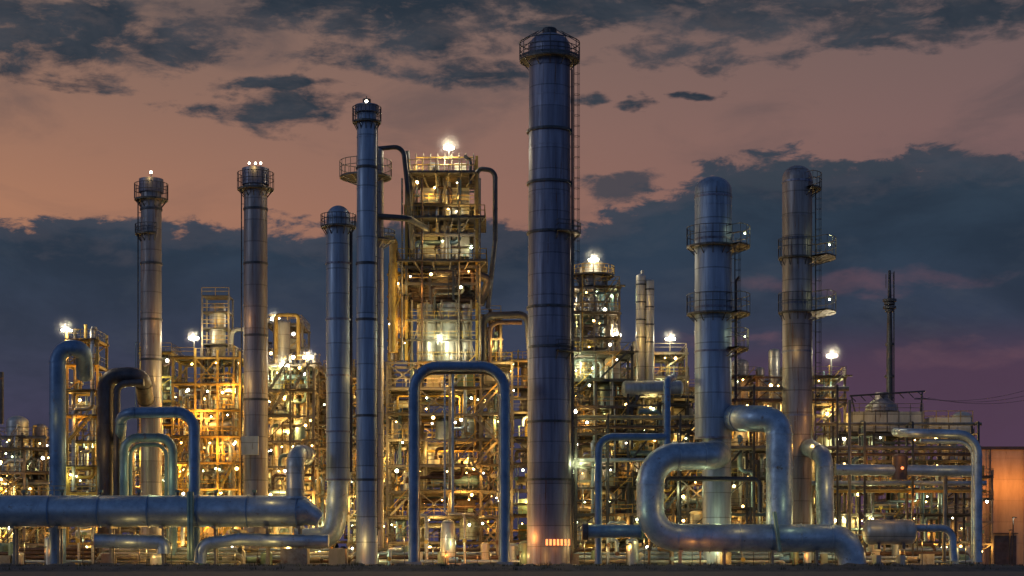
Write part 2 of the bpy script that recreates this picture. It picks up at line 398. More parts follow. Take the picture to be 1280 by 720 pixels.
elw = M('ADD', el, M('MULTIPLY', M('SUBTRACT', noise(15, 5, 77., 0, .55), .5), .035))
side = SS(az, AU(0), AU(1280), t='LINEAR')
skyL = ramp(el, [(0, (.12, .06, .09)), (.12, (.24, .11, .09)), (.19, (.40, .185, .11)), (.25, (.29, .155, .11)), (.33, (.18, .125, .105))])
skyR = ramp(el, [(0, (.09, .05, .085)), (.10, (.13, .065, .09)), (.17, (.165, .09, .10)), (.24, (.19, .112, .11)), (.33, (.15, .108, .105))])
sky = MIX(side, skyL, skyR)
bank_c = ramp(el, [(0, (.055, .05, .11)), (.07, (.05, .045, .095)), (.12, (.036, .046, .085)), (.17, (.024, .043, .075)), (.24, (.030, .048, .070))])
bank_c = MIX(SS(n2, .35, .65), bank_c, MIX(.55, bank_c, (.010, .018, .036)))
bank_c = MIX(M('MULTIPLY', SS(n1, .0, .22), .3), bank_c, (.06, .07, .095))
bank_c = MIX(M('MULTIPLY', M('MULTIPLY', SS(el, .135, .10), SS(az, .02, .2)), .75), bank_c, (.085, .04, .075))
eb = SS(az, AU(700), AU(900), EV(284), EV(200, 1100))
dd = M('ADD', M('SUBTRACT', eb, el), M('MULTIPLY', n4, .06))
bank = SS(dd, -.003, .005)
edge = M('MULTIPLY', SS(dd, -.003, .004), SS(dd, .022, .006))
bank_c = MIX(M('MULTIPLY', edge, .25), bank_c, (.10, .085, .10))
def ell(lst, amp, lo, hi, nz):
    mx = None
    for (u, v, ru, rv) in lst:
        a = M('DIVIDE', M('SUBTRACT', azw, AU(u)), ru / 2200); b = M('DIVIDE', M('SUBTRACT', elw, EV(v, u)), rv / 2200)
        q = M('SUBTRACT', 1., M('ADD', M('MULTIPLY', a, a), M('MULTIPLY', b, b)))
        mx = q if mx is None else M('MAXIMUM', mx, q)
    mx = M('MAXIMUM', mx, -3.)
    return SS(M('ADD', mx, M('MULTIPLY', nz, amp)), lo, hi)
up = ell([(60, 36, 280, 58), (220, 70, 100, 26), (120, 100, 60, 16), (355, 140, 90, 26), (250, 132, 80, 18), (330, 106, 90, 13), (480, 22, 250, 54), (430, 66, 90, 28),
          (600, 95, 100, 22), (740, 10, 380, 36), (850, 56, 140, 28), (960, 28, 260, 54), (1200, 12, 240, 42), (735, 125, 34, 12), (800, 132, 22, 9), (865, 125, 28, 9), (1080, 60, 90, 14)], 4.4, -.1, 1.1, n4)
cl_c = MIX(SS(n2, .38, .62), (.020, .030, .046), (.050, .056, .072))
cl_c = MIX(M('MULTIPLY', SS(n3, .5, .7), .5), cl_c, (.085, .07, .075))
mid = ell([(785, 238, 75, 26), (1000, 215, 120, 18)], 4.0, .1, 1.0, n4)
gap = ell([(1085, 350, 140, 15), (1220, 445, 120, 20), (900, 425, 90, 10)], 3.5, -.3, 1.6, n1)
veil = M('MULTIPLY', SS(noise(9, 6, 40., .5), .48, .72), M('ADD', SS(el, .2, .3, .25, .7), 0.))
c = MIX(veil, sky, (.075, .065, .075))
c = MIX(up, c, cl_c); c = MIX(bank, c, bank_c); c = MIX(M('MULTIPLY', mid, .85), c, (.036, .048, .068)); c = MIX(M('MULTIPLY', gap, .6), c, (.17, .08, .10))
back = ramp(M('MULTIPLY', SS(Z, 0, 1, t='LINEAR'), 1.), [(0, (.12, .18, .32)), (.3, (.075, .14, .31)), (1, (.03, .06, .13))])
fb = M('MAXIMUM', SS(Y, .45, -.15), SS(Z, .45, .75))
c = MIX(fb, c, back)
c = MIX(SS(Z, -.005, -.03), c, (.01, .01, .012))
ns = nn(nt, 'ShaderNodeTexSky', sky_type='NISHITA'); ns.sun_disc = False; ns.sun_elevation = math.radians(1.0); ns.sun_rotation = math.radians(-70)
vm = nn(nt, 'ShaderNodeVectorMath', operation='SCALE'); L.new(ns.outputs[0], vm.inputs[0]); vm.inputs['Scale'].default_value = .006
va = nn(nt, 'ShaderNodeVectorMath', operation='ADD'); L.new(c, va.inputs[0]); L.new(vm.outputs[0], va.inputs[1])
L.new(va.outputs[0], bg.inputs[0]); bg.inputs[1].default_value = 1.0
sl = bpy.data.lights.new('sun', 'SUN'); sl.energy = .30; sl.angle = math.radians(12); sl.color = (.68, .80, 1)
so = bpy.data.objects.new('sun', sl); sc.collection.objects.link(so)
so.rotation_euler = Vector((.85, .45, -.30)).to_track_quat('-Z', 'Y').to_euler()
sc.view_settings.view_transform = 'Standard'; sc.view_settings.look = 'None'; sc.view_settings.exposure = 0

# ------------------------------------------------------------------ ground, berm, treeline
g = MB('ground')
g.add([(-4000, -400, 0), (4000, -400, 0), (4000, 6000, 0), (-4000, 6000, 0)], [(0, 1, 2, 3)], GND); g.build()
g = MB('plant_yard_pavement'); g.add([(-90, -14, .004), (95, -14, .004), (95, 120, .004), (-90, 120, .004)], [(0, 1, 2, 3)], CON); g.build()
g = MB('earth_berm'); N = 420; prof = [(-5, 0), (-3, .35), (-1, .62), (.6, .68), (2.5, .3), (4, 0)]; vs = []
for i in range(N + 1):
    x = -110 + 220 * i / N
    for y, z in prof: vs.append((x, -42 + y, z * (1 + R.uniform(-.25, .25)) - .02))
k = len(prof); fs = [(i * k + j, (i + 1) * k + j, (i + 1) * k + j + 1, i * k + j + 1) for i in range(N) for j in range(k - 1)]
g.add(vs, fs, GND, True)
g.build()
GRS = mk('dry_grass', (.07, .07, .03), (.03, .035, .015), 0, .9)
g = MB('grass')
for i in range(9000):
    x = R.uniform(-75, 75); y = -42 + R.uniform(-4, 3); b = .5 if abs(y + 42.2) < 1.7 else .12; h = R.uniform(.1, .3) * (1.9 if math.sin(x * .7) + math.sin(x * 1.9 + 1) > .9 else 1)
    g.add([(x - .03, y, b), (x + .04, y + .02, b), (x + R.uniform(-.12, .12), y, b + h)], [(0, 1, 2)], GRS)
g.build()
TR = mk('tree_foliage_dark', (.03, .045, .02), (.015, .022, .012), 0, .9)
g = MB('background_treeline')
for i in range(2600):
    x = R.uniform(-330, 330); y = 520 + R.uniform(0, 30); z = R.random() ** 1.2 * (9 + 4 * math.sin(x * .05) + 3 * math.sin(x * .17)); q = R.uniform(.8, 2.2)
    p = [(x + R.uniform(-q, q), y + R.uniform(-q, q), z + R.uniform(-q, q)) for _ in range(4)]
    g.add(p, [(0, 1, 2), (0, 2, 3), (0, 1, 3), (1, 2, 3)], TR)
g.build()

# ------------------------------------------------------------------ stacks and columns
def tower(name, u, d, rpx, vtop, m, dome=.55, ring=3.1, n=36, z0=0, r2=None):
    x = E(u, d); r = rpx * .1 * S(d); zt = H(vtop, d); mb = MB(name, (x, d, 0))
    zt2 = zt - r * (dome or 0); mb.cyl(x, d, z0, zt2, r, m, n, dome, r2)
    mb.cyl(x, d, 0, .5, r * 1.25, CON, n)
    z = z0 + 3
    while z < zt2:
        mb.ring(x, d, z, (r if not r2 else r + (r2 - r) * z / zt2) - .02, .06, .14, m, n); z += ring * 2
    return mb, x, r, zt2
# main stack
mb, x, r, zt = tower('tall_exhaust_stack', 687, 0, 28.5, 40, STKD, .62, r2=2.55)
mb.cyl(x, 0, H(73), H(58), 2.6, STKD, 36, r2=2.62)
mb.platform(x, 0, H(75), 2.7, 3.75, 0, 360, h=1.3, rm=DRK); mb.ring(x, 0, H(73), 3.7, .06, .3, DRK, 30)
for a in range(0, 360, 30):
    t = math.radians(a); mb.tube([(x + 3.75 * math.cos(t), 3.75 * math.sin(t), H(74)), (x + 3.75 * math.cos(t), 3.75 * math.sin(t), H(54)), (x + 1.6 * math.cos(t), 1.6 * math.sin(t), H(41))], .055, DRK, 5)
mb.tube([(x + 3.75 * math.cos(t), 3.75 * math.sin(t), H(54)) for t in [i * pi / 12 for i in range(25)]], .07, DRK, 5)
mb.cyl(x, 0, H(45), H(37), .9, DRK, 16, .3)
mb.ladder(x + 3.0, -.6, 2, H(78), DRK, True, 1, -.2); mb.tube([(x + 2.8, -1.3, 1), (x + 2.75, -1.2, H(90))], .12, DRK, 6)
for v in (165, 230, 292, 385, 435, 528, 600): mb.ring(x, 0, H(v), 2.6, .28, .3, DRK, 36)
for v in (292, 440): mb.platform(x, 0, H(v), 2.8, 3.9, -75, 20, rm=DRK)
for i in range(7): 
    bx = E(683 + i * 4.6); mb.box((bx, -math.sqrt(max(0, 2.84 ** 2 - (bx - x) ** 2)) - .03, H(678)), (.27, .12, .75), LO)  # lit louvre slots, their orange light put in as emission
mb.light((E(700), -4.2, H(684)), 60, ORG, .1); mb.light((E(648), -2.5, H(672)), 700, ORG, .2); mb.light((E(672), -5.5, 1.5), 220, WARM, .15)
mb.build()
# slim blue stack
mb, x, r, zt = tower('slim_exhaust_stack', 458.5, -5, 13.5, 130, STK, .3, r2=1.2)
mb.platform(x, -5, H(152, -5), 1.15, 1.75, h=1.7, rm=DRK); mb.ring(x, -5, H(137, -5), 1.2, .25, 1.0, STKD, 24); mb.cyl(x, -5, H(133, -5), H(124, -5), .5, DRK, 10)
mb.bulb((x, -5.4, H(128, -5)), .2, LX); mb.light((x, -6.6, H(126, -5)), 25, WHT, .12)
mb.ladder(x + 1.35, -5.5, 4, H(155, -5), DRK, False); [mb.ring(x, -5, H(v, -5), 1.22, .14, .3, DRK, 24) for v in (210, 330, 400, 520, 600)]
mb.light((E(452, -5), -8.2, 3.2), 260, YW, .12)
mb.build()
# column behind slim stack with platform
mb, x, r, zt = tower('fractionating_column', 470, 4, 9.5, 185, STKB, .5)
mb.platform(E(457, 4), 4, H(221, 4), .9, 3.3, rm=STL, h=1.9); mb.platform(x, 4, H(300, 4), .9, 2.4, -120, 60, rm=STL)
mb.tube([(E(470, 4), 4, H(186, 4)), (E(504, 4), 4, H(183, 4)), (E(510, 4), 4, H(240, 4)), (E(512, 4), 10, H(300, 4))], .3, DRK, 10, bend=1.2)
mb.tube([(x, 2.5, H(273, 4)), (E(512, 4), 2.5, H(276, 4)), (E(530, 4), 9, H(276, 4))], .4, DRK, 10, bend=.8); mb.light((x - 2, 1.5, H(208, 4)), 60, YW, .1)
mb.build()
# stack 3 : curves into duct at the bottom
x = E(423); mb = MB('curved_base_stack', (x, 0, 0)); r = 1.55
mb.cyl(x, 0, H(600), H(272), r, STK, 30, 1.0, 1.5)
mb.tube([(x, 0, H(601)), (E(421), 0, H(640)), (E(416), 0, H(672)), (E(370), 0, H(674))], 1.35, ALU, 24, bend=3.2, seg=8, bands=3)
for v in (285, 330, 400, 470, 540, 600): mb.ring(x, 0, H(v), r - .08, .16, .22, STKD, 28)
mb.platform(x, 0, H(283), 1.5, 2.2, rm=DRK, h=1.4); mb.ladder(x + 1.75, -.4, 8, H(285), DRK, False)
mb.tube([(E(439), -.2, H(290)), (E(439), -.2, H(590))], .14, BRN, 6)
mb.box((x, 0, 1.2), (2.2, 2.2, 2.4), CON); mb.light((x - 2.5, -2.5, H(620)), 150, YW, .1); mb.light((x + 2.6, -1, H(470)), 70, YW, .08); mb.build()
# stack 4
mb, x, r, zt = tower('exhaust_stack', 319.5, 8, 15.3, 216, STKB, .0, r2=1.5)
mb.cyl(x, 8, zt - 1.6, zt + .5, 1.75, STKD, 28); mb.platform(x, 8, H(236, 8), 1.5, 2.35, rm=DRK, h=2.0)
for k in (-.8, 0, .7): mb.tube([(x + k, 8, zt), (x + k, 8, zt + 1.4)], .07, DRK, 5); mb.bulb((x + k, 7.8, zt + 1.2), .14, LX, False)
mb.light((x, 5.6, zt + .4), 60, YW, .12); mb.light((x - 2.6, 5, H(480, 8)), 320, YW, .12); mb.light((x - 2.6, 5, H(400, 8)), 140, WARM, .1)
mb.box((E(315, 8), 6.2, H(558, 8)), (2.2, .5, 2.4), CRM); mb.ladder(x - 1.75, 7.5, 4, H(238, 8), DRK, False, -1, 0)
for v in (262, 330, 420, 500): mb.ring(x, 8, H(v, 8), 1.5, .1, .3, DRK, 28)
mb.build()
# stack 5
mb, x, r, zt = tower('exhaust_stack', 189, 14, 13.3, 228, STKB, .0, r2=1.35)
mb.cyl(x, 14, zt - 1.4, zt + .4, 1.6, STKD, 28); mb.platform(x, 14, H(249, 14), 1.35, 2.2, rm=DRK, h=2.0); mb.platform(x, 14, H(292, 14), 1.35, 2.1, 150, 300, rm=DRK)
mb.tube([(x, 14, zt), (x, 14, zt + 1.2)], .07, DRK, 5); mb.bulb((x, 13.8, zt + 1.3), .17, LX, False); mb.light((x, 11.6, zt + .5), 60, YW, .12)
mb.ladder(x - 1.6, 13.3, 4, H(250, 14), DRK, False, -1, 0); mb.light((x + 3, 11, H(470, 14)), 400, YW, .12); mb.light((x + 2.6, 11, H(400, 14)), 130, WARM, .1)
for v in (262, 330, 400, 450): mb.ring(x, 14, H(v, 14), 1.36, .12, .3, DRK, 28)
mb.build()
# domed columns right
def sideplat(mb, x, y, z, r, right, left=1.0, h=2.3):
    mb.platform(x, y, z, r, r + left, 52, 308, rm=DRK, h=h); mb.platform(x, y, z, r, r + right, -50, 50, rm=STL, h=h)
mb, x, r, zt = tower('domed_column', 891.5, 0, 23, 221, STK, .75, ring=2.6, z0=H(548))
mb.cyl(x + .45, 0, 0, H(548), 1.8, STK, 30)
for v in (308, 392): sideplat(mb, x, 0, H(v), r, 2.3)
mb.platform(x, 0, H(436), r, r + 2.1, -50, 40, rm=STL, h=2.3); mb.ladder(x + r + .3, -.9, H(545), H(308), DRK)
for v in (247, 300, 385, 440, 548): mb.ring(x, 0, H(v), r - .03, .1, .25, STKD, 32)
for v in (300, 428): mb.bulb((x + r + 1.5, -1.2, H(v) + .6), .11, LG); mb.light((x + r + 1.6, -2.2, H(v) + 1), 40, GREEN, .08)
mb.tube([(E(925), .8, H(345)), (E(921), .8, H(350)), (E(921), .8, H(500))], .18, BRN, 8, bend=.4); mb.light((x, -5, H(645)), 300, GREEN, .12)
mb.build()
mb, x, r, zt = tower('domed_column', 996.5, 4, 18.5, 207, STKB, .85, ring=2.6)
for v in (322, 390): sideplat(mb, x, 4, H(v, 4), r, 3.0, .5)
mb.platform(x, 4, H(236, 4), r, r + 1.2, -60, 60, rm=STL, h=1.8); mb.ladder(x + r + .3, 3.1, 8, H(236, 4), DRK)
for v in (228, 300, 380, 440, 520): mb.ring(x, 4, H(v, 4), r - .03, .1, .25, STKD, 32)
for v in (312, 380): mb.bulb((x + r + 2, 2.8, H(v, 4) + .4), .11, LG); mb.light((x + r + 2, 1.6, H(v, 4) + 1), 60, GREEN, .08)
mb.light((x - 1, 0.4, H(440, 4)), 90, YW, .08); mb.light((x + 1, -1, H(560, 4)), 350, WARM, .12)
mb.build()
# twin silver columns
mb = MB('twin_silver_columns', (E(807, 14), 14, 0))
for u, v, q in ((801, 346, 6), (812, 352, 5.5)):
    mb.cyl(E(u, 14), 14, 0, H(v, 14), q * .107, SIL, 16, .6)
    for k in range(4): mb.ring(E(u, 14), 14, H(v + 10 + 22 * k, 14), q * .107, .07, .2, DRK, 16)
mb.tube([(E(803, 14), 14, H(345, 14)), (E(803, 14), 14, H(338, 14))], .2, SIL, 8); mb.light((E(796, 14), 11, H(425, 14)), 400, YW, .1); mb.light((E(806, 14), 11, H(375, 14)), 90, YW, .07); mb.build()
# mast
mb = MB('telecom_mast', (E(1112, 20), 20, 0)); x = E(1112, 20)
mb.tube([(x, 20, 0), (x, 20, H(430, 20)), (x, 20, H(338, 20))], [.55, .42, .18], DRK, 8)
for v, q in ((375, .95), (379, .75), (384, .9), (388, .6), (430, .6), (470, .7)): mb.cyl(x, 20, H(v + 2, 20), H(v - 1, 20), q, DRK, 12)
mb.ladder(x + .5, 19.6, 3, H(340, 20), DRK, False)
for k in (-.5, .5): mb.tube([(x + k, 20, H(360, 20)), (x + k, 20, H(343, 20))], .06, DRK, 4)
mb.build()

# ------------------------------------------------------------------ large foreground ducts
def P(u, v, d): return (E(u, d), d, H(v, d))
def supports(mb, us, d, vz, r):
    for u in us:
        x = E(u, d); z = H(vz, d) - r; mb.beam((x, d - .6, 0), (x, d - .6, z), .3, STL); mb.beam((x, d + .6, 0), (x, d + .6, z), .3, STL); mb.box((x, d, z - .05), (.5, 2 * r, .3), STL)
mb = MB('large_horizontal_pipeline', (E(180, -8), -8, 0))
mb.tube([P(-60, 639, -8), P(372, 639, -8)], 1.9, ALU, 30, bands=6, bm=BLU)
mb.tube([P(372, 639, -8), P(380, 640, -8), P(388, 643, -8), P(400, 650, -8)], [1.9, 1.75, 1.3, .9], ALU, 28)
supports(mb, (20, 75, 140, 205, 270, 335, 375), -8, 639, 1.9)
mb.tube([P(120, 676, -8.5), P(205, 678, -8.5), P(205, 692, -8.5)], .85, ALU, 16, bend=1.4, bands=3)
mb.tube([P(250, 704, -9), P(252, 680, -9), P(300, 674, -9), P(350, 676, -9), P(410, 676, -9)], .75, ALU, 16, bend=1.6, bands=3)
for u in (160, 232, 300, 340): mb.light((E(u, -8), -11.5, 1.6 + (u % 3)), 110, YW, .1)
for u in (236, 240): mb.tube([P(u, 615, -9.5), P(u, 640, -10.1), P(u, 700, -10.1)], .22, GRN, 8)
mb.rail((E(0, -8), -8.4, H(619, -8)), (E(120, -8), -8.4, H(619, -8)), YEL)
for u in range(30, 360, 48): mb.tube([P(u, 621, -8), P(u, 615, -8)], .14, DRK, 8); mb.box(P(u, 614, -8), (.5, .4, .3), GRN if u % 96 else BRN)
mb.build()
mb = MB('vent_riser', (E(369, -8), -8, 0)); x = E(369, -8)
mb.tube([(x, -8, H(640, -8)), (x, -8, H(568, -8)), (x + .6, -5, H(566, -8)), (x + .6, -2, H(566, -8))], 1.1, SIL, 24, bend=1.8, seg=8, bands=2.2)
mb.ring(x, -8, H(622, -8), 1.1, .3, .3, ALU, 24); mb.box((x, -8, 1.2), (3.2, 2.6, 2.4), STL); mb.light((x - 3, -11, H(600, -8)), 90, YW, .1); mb.build()
mb = MB('vertical_process_pipe', (E(72, -2), -2, 0))
mb.tube([P(72, 720, -2), P(72, 437, -2), P(104, 433, -2), P(106, 470, 2)], 1.02, BLU, 20, bend=1.8, bands=7); mb.light(P(60, 520, -5), 60, YW, .1); mb.build()
mb = MB('vertical_process_pipe', (E(132, 2), 2, 0))
mb.tube([P(132, 720, 2), P(132, 471, 2), P(178, 468, 2), P(182, 500, 6)], 1.05, DBR, 20, bend=1.6, bands=5)
mb.tube([P(146, 700, 1), P(146, 480, 1), P(180, 478, 1)], .45, DBR, 14, bend=1.2, bands=5); mb.light(P(118, 560, -2), 160, YW, .12); mb.build()
mb = MB('pipe_loop', (E(200, -4), -4, 0))
mb.tube([P(150, 560, 4), P(152, 516, -3), P(243, 515, -4), P(243, 612, -5), P(243, 700, -5)], .68, BLU, 18, bend=2.4, seg=8, bands=4)
mb.tube([P(155, 640, 0), P(155, 547, 0), P(216, 547, 0), P(216, 700, 0)], .55, TEA, 18, bend=1.8, seg=8, bands=4)
mb.tube([P(163, 640, 2), P(163, 556, 2), P(208, 556, 2), P(208, 700, 2)], .25, TEA, 12, bend=1.4, seg=6, bands=4); mb.light(P(190, 590, -3), 260, GREEN, .12); mb.build()
mb = MB('blue_pipe_portal', (E(574, -6), -6, 0))
mb.tube([P(517, 704, -6), P(517, 458, -6), P(631, 458, -6), P(631, 704, -6)], .62, BLU, 20, bend=2.9, seg=8, bands=6)
mb.tube([P(523, 704, -5), P(523, 466, -5), P(625, 466, -5), P(625, 704, -5)], .2, STL, 8, bend=2)
for u in (517, 631): mb.box((E(u, -6), -6, .4), (2, 2, .8), CON)
mb.tube([P(566, 460, -5), P(566, 640, -5)], .16, ALU, 8); mb.tube([P(556, 460, -5), P(556, 640, -5)], .12, ALU, 8); mb.build()
mb = MB('large_looped_duct', (E(900, -8), -8, 0))
mb.tube([P(897, 568, -3), P(893, 570, -6), P(813, 571, -8), P(813, 672, -8), P(1050, 673, -8), P(1064, 690, -8), P(1066, 712, -8)], 1.68, ALU, 28, bend=3.4, seg=9, bands=4)
supports(mb, (850, 905, 965, 1020), -8, 672, 1.6)
mb.tube([P(735, 664, -7), P(800, 664, -7)], .8, BLU, 16, bands=3); mb.tube([P(735, 664, -7), P(728, 664, -7)], 1.1, DRK, 14)
for u, v in ((780, 640), (850, 630), (930, 640), (1000, 625)): mb.light(P(u, v, -11), 70, YW if u % 20 else GREEN, .1)
mb.tube([P(968, 640, -9), P(975, 690, -10.3)], .25, GRN, 8)
mb.build()
mb = MB('elbow_duct', (E(975, -6), -6, 0))
mb.tube([P(912, 523, 0), P(935, 523, -5), P(974, 524, -6), P(974, 668, -6.5)], 1.6, ALU, 28, bend=3.6, seg=9, bands=4); mb.build()
mb = MB('elbow_duct', (E(1030, -4), -4, 0))
mb.tube([P(1012, 560, 2), P(1030, 570, -3), P(1032, 665, -4)], 1.1, ALU, 22, bend=2, seg=6, bands=3); mb.light(P(1045, 600, -7), 120, YW, .1); mb.build()
mb = MB('pipe_loop', (E(790, -4), -4, 0))
mb.tube([P(748, 704, -4), P(748, 546, -4), P(832, 546, -4)], .45, BLU, 16, bend=1.8, seg=7, bands=4); mb.tube([P(834, 560, -4), P(834, 475, -4), P(842, 472, 2)], .42, BLU, 14, bend=1, bands=3)
mb.tube([P(832, 610, -5), P(832, 598, -5), P(950, 599, -5), P(950, 640, -5)], .3, DRK, 10, bend=.8, bands=3); mb.build()
mb = MB('overhead_pipeline', (E(1150, -3), -3, 0))
mb.tube([P(1120, 540, 6), P(1130, 541, -3), P(1222, 543, -3), P(1222, 702, -3)], .55, ALU, 18, bend=2.6, seg=8, bands=4)
mb.tube([P(1217, 702, -2.6), P(1217, 552, -2.6), P(1150, 551, -2.6)], .3, ALU, 12, bend=2)
mb.tube([P(1045, 587, -2), P(1222, 589, -2)], .7, ALU, 18, bands=4); mb.cyl(E(1125, -2), -2, H(600, -2), H(572, -2), 1.0, BRN, 18, .5)
mb.bulb(P(1128, 585, -4), .2, LO); mb.light(P(1125, 560, -6), 250, WARM, .12); mb.light(P(1200, 570, -6), 120, YW, .12)
mb.tube([P(1180, 702, -2), P(1182, 590, -2)], .25, STL, 8); mb.tube([P(1062, 702, -2), P(1062, 500, -2)], .2, STL, 8); mb.build()
mb = MB('pipe_bridge', (E(1050, 3), 3, 0))
for i, (a, b, v, q, m) in enumerate([(905, 1225, 500 + 60, .28, STL), (1005, 1225, 568, .22, BRN), (1010, 1232, 604, .3, ALU), (1020, 1232, 614, .2, YEL), (905, 1060, 486, .3, STL), (912, 1058, 500, .2, BRN), (1020, 1226, 530, .2, STL), (712, 880, 522, .3, STL), (712, 862, 534, .2, BRN), (716, 872, 575, .26, ALU)]):
    mb.tube([P(a, v, 3 + i * .25), P(b, v, 3 + i * .25)], q, m, 10, bands=3.5)
for u, v in ((912, 482), (942, 482), (1046, 482), (1080, 528), (1140, 528), (1222, 528), (720, 518), (760, 518), (850, 518)):
    for d2 in (2.6, 5.8): mb.beam((E(u, 3), d2, 0), (E(u, 3), d2, H(v, 3)), .26, DRK)
    for k in (0, 14, 45, 82): mb.beam((E(u, 3), 2.6, H(v + k, 3)), (E(u, 3), 5.8, H(v + k, 3)), .2, DRK)
for u, v in ((1090, 575), (1165, 600), (1040, 520), (735, 545)): mb.light(P(u, v, 0), 110, WARM, .12)
mb.build()
mb = MB('horizontal_storage_vessel', (E(1110, -6), -6, 0))
mb.hves((E(1112, -6), -6, H(665, -6)), 5.0, 1.55, SIL, n=24); mb.tube([P(1140, 660, -6), P(1190, 660, -6), P(1192, 700, -6)], .45, ALU, 14, bend=1.4, bands=2)
for u in (1096, 1126): mb.box((E(u, -6), -6, .8), (.6, 2.4, 1.6), CON)
mb.tube([P(1075, 640, -6), P(1078, 648, -6)], .3, BRN, 8); mb.ring(E(1112, -6), -6, H(648, -6), .4, .1, .5, DRK, 12); mb.light(P(1100, 640, -10), 90, YW, .12); mb.build()

# ------------------------------------------------------------------ central reactor tower
d = 12; x0, x1 = E(484, d), E(640, d); mb = MB('reactor_structure', (E(556, d), d, 0))
steelwork(mb, x0, x1, d, d + 12, 0, H(452, d), lev=3.3, bay=4.0, dens=.95, nl=20, W=330, seed=3, bulbs=.6, ptop=False, cols=[WARM, YW, YW, WARM])
stairs(mb, E(592, d), E(622, d), d - 1.2, 0, H(470, d), 3.3, STL)
xa, xb = E(508, d), E(596, d); w_ = xb - xa; xm = (xa + xb) / 2; za, zb, zc = H(450, d), H(375, d), H(334, d)
mb.box((xm, d + 6, (za + zb) / 2), (w_ * .72, 6, zb - za), CRM)
for u, q in ((533, 1.35), (560, 1.6), (582, .8)):
    mb.cyl(E(u, d), d + 1.8, za, zb - .5, q, SIL, 22, .3)
    for k in range(4): mb.ring(E(u, d), d + 1.8, za + (zb - za) * (k + .5) / 4, q - .02, .1, .18, STL, 22)
for i in range(5): x = xa + w_ * (.08 + .84 * i / 4); mb.beam((x, d + .1, za), (x, d + .1, zb), .24, STL)
for zz in (.33, .66): z = za + (zb - za) * zz; mb.beam((xa, d, z), (xb, d, z), .24, STL); mb.rail((xa, d - .6, z), (xb, d - .6, z), YEL); mb.box((xm, d - .2, z), (w_, 1.2, .1), GRT)
mb.beam((xa, d, za), (xa + w_ * .3, d, zb), .16, STL); mb.beam((xb, d, za), (xb - w_ * .3, d, zb), .16, STL)
for x in (xa, xb):
    for y in (d, d + 9): mb.beam((x, y, za), (x, y, H(195, d)), .36, YEL if y == d else STL)
mb.box((xm, d + 5.5, (zb + zc) / 2), (w_ * .9, 7.0, zc - zb), HOD)
for i in range(9): z = zb + (zc - zb) * (i + .5) / 9; mb.box((xm, d + 5.5, z), (w_ * .94, 7.4, .18), HOD)
steelwork(mb, xa, xb, d - .1, d + 1.8, zb, zc + .2, lev=2.2, bay=3.1, dens=.45, nl=4, W=75, seed=8, fm=DRK, bulbs=.6, ptop=False, cols=[WARM, YW], pipes=[BRN, DRK, STL])
mb.light(P(503, 355, d - 2), 160, YW, .1); mb.light(P(601, 352, d - 2), 160, WARM, .1)
for x in (E(503, d), E(528, d), E(574, d), E(600, d)): mb.tube([(x, d - .7, za), (x, d - .7, H(225, d))], .13, R.choice([STL, BRN, SIL]), 6, bands=4)
steelwork(mb, E(486, d), E(507, d), d + 1, d + 7, za, H(340, d), lev=3.3, bay=2.4, dens=.8, nl=4, W=200, seed=6, fm=YEL, bulbs=.7)
steelwork(mb, E(598, d), E(626, d), d + 1, d + 7, za, H(392, d), lev=3.3, bay=2.8, dens=.8, nl=3, W=200, seed=7, fm=STL, bulbs=.7)
steelwork(mb, E(517, d), E(594, d), d + 1, d + 8, H(328, d), H(216, d), lev=3.9, bay=3.6, dens=.9, nl=3, W=120, seed=5, bulbs=.7, fm=STL)
for v, a, b in ((328, 497, 608), (274, 506, 606), (218, 512, 594)):
    z = H(v, d) + .12; mb.box(((E(a, d) + E(b, d)) / 2, d + 4.2, z), (E(b, d) - E(a, d), 11, .3), GRT); Aa, Bb = E(a, d), E(b, d)
    for p, q in (((Aa, d - 1.3, z), (Bb, d - 1.3, z)), ((Aa, d - 1.3, z), (Aa, d + 9.7, z)), ((Bb, d - 1.3, z), (Bb, d + 9.7, z)), ((Aa, d + 9.7, z), (Bb, d + 9.7, z))): mb.rail(p, q, YEL, 1.5, .06)
    for k in range(6): x = Aa + (Bb - Aa) * k / 5; mb.beam((x, d - 1.2, z - .2), (x + (xm - x) * .25, d + .8, z - 1.6), .16, STL)
for v0, v1 in ((322, 280), (268, 224)):
    z = (H(v0, d) + H(v1, d)) / 2; h = H(v1, d) - H(v0, d)
    for i in (0, 2): mb.box((E(535 + 20 * i, d), d + 4, z), (2.3, 2.5, h * .75), CRM)
    mb.cyl(E(556, d), d + 2.2, H(v0, d), H(v1, d), .7, SIL, 14, .4)
for u, v in ((540, 300), (575, 305), (538, 245), (572, 248), (556, 202), (524, 208)): mb.light((E(u, d), d - .5, H(v, d)), 230, R.choice([YW, WHT, WHT, YW]), .18)
mb.light((E(551, d), d - 3.5, H(428, d)), 1300, (.95, 1, .62), .45, 2.6); mb.light((E(575, d), d - 2.5, H(440, d)), 500, WHT, .25); mb.light((E(520, d), d - 2.5, H(405, d)), 300, YW, .15)
mb.flood((E(561, d), d, H(186, d)), 2200, WHT, .5, 3.2)
for u in range(520, 596, 9): mb.tube([P(u, 218, d), P(u, 196 - (u * 7) % 9, d)], .08, STL, 5)
mb.tube([P(520, 197, d), P(592, 197, d)], .1, YEL, 5); mb.tube([P(520, 206, d), P(592, 206, d)], .07, YEL, 5)
mb.cyl(E(540, d), d + 3, H(216, d), H(200, d), .7, SIL, 14, .5); mb.box((E(575, d), d + 3, H(208, d)), (1.6, 1.6, 1.8), CRM)
mb.tube([P(588, 230, d), P(588, 200, d), P(580, 195, d)], .22, DRK, 8, bend=.5)
mb.tube([P(596, 216, d), P(600, 211, d), P(619, 213, d), P(619, 300, d), P(610, 385, d)], .32, DRK, 12, bend=1.3, seg=6, bands=5)
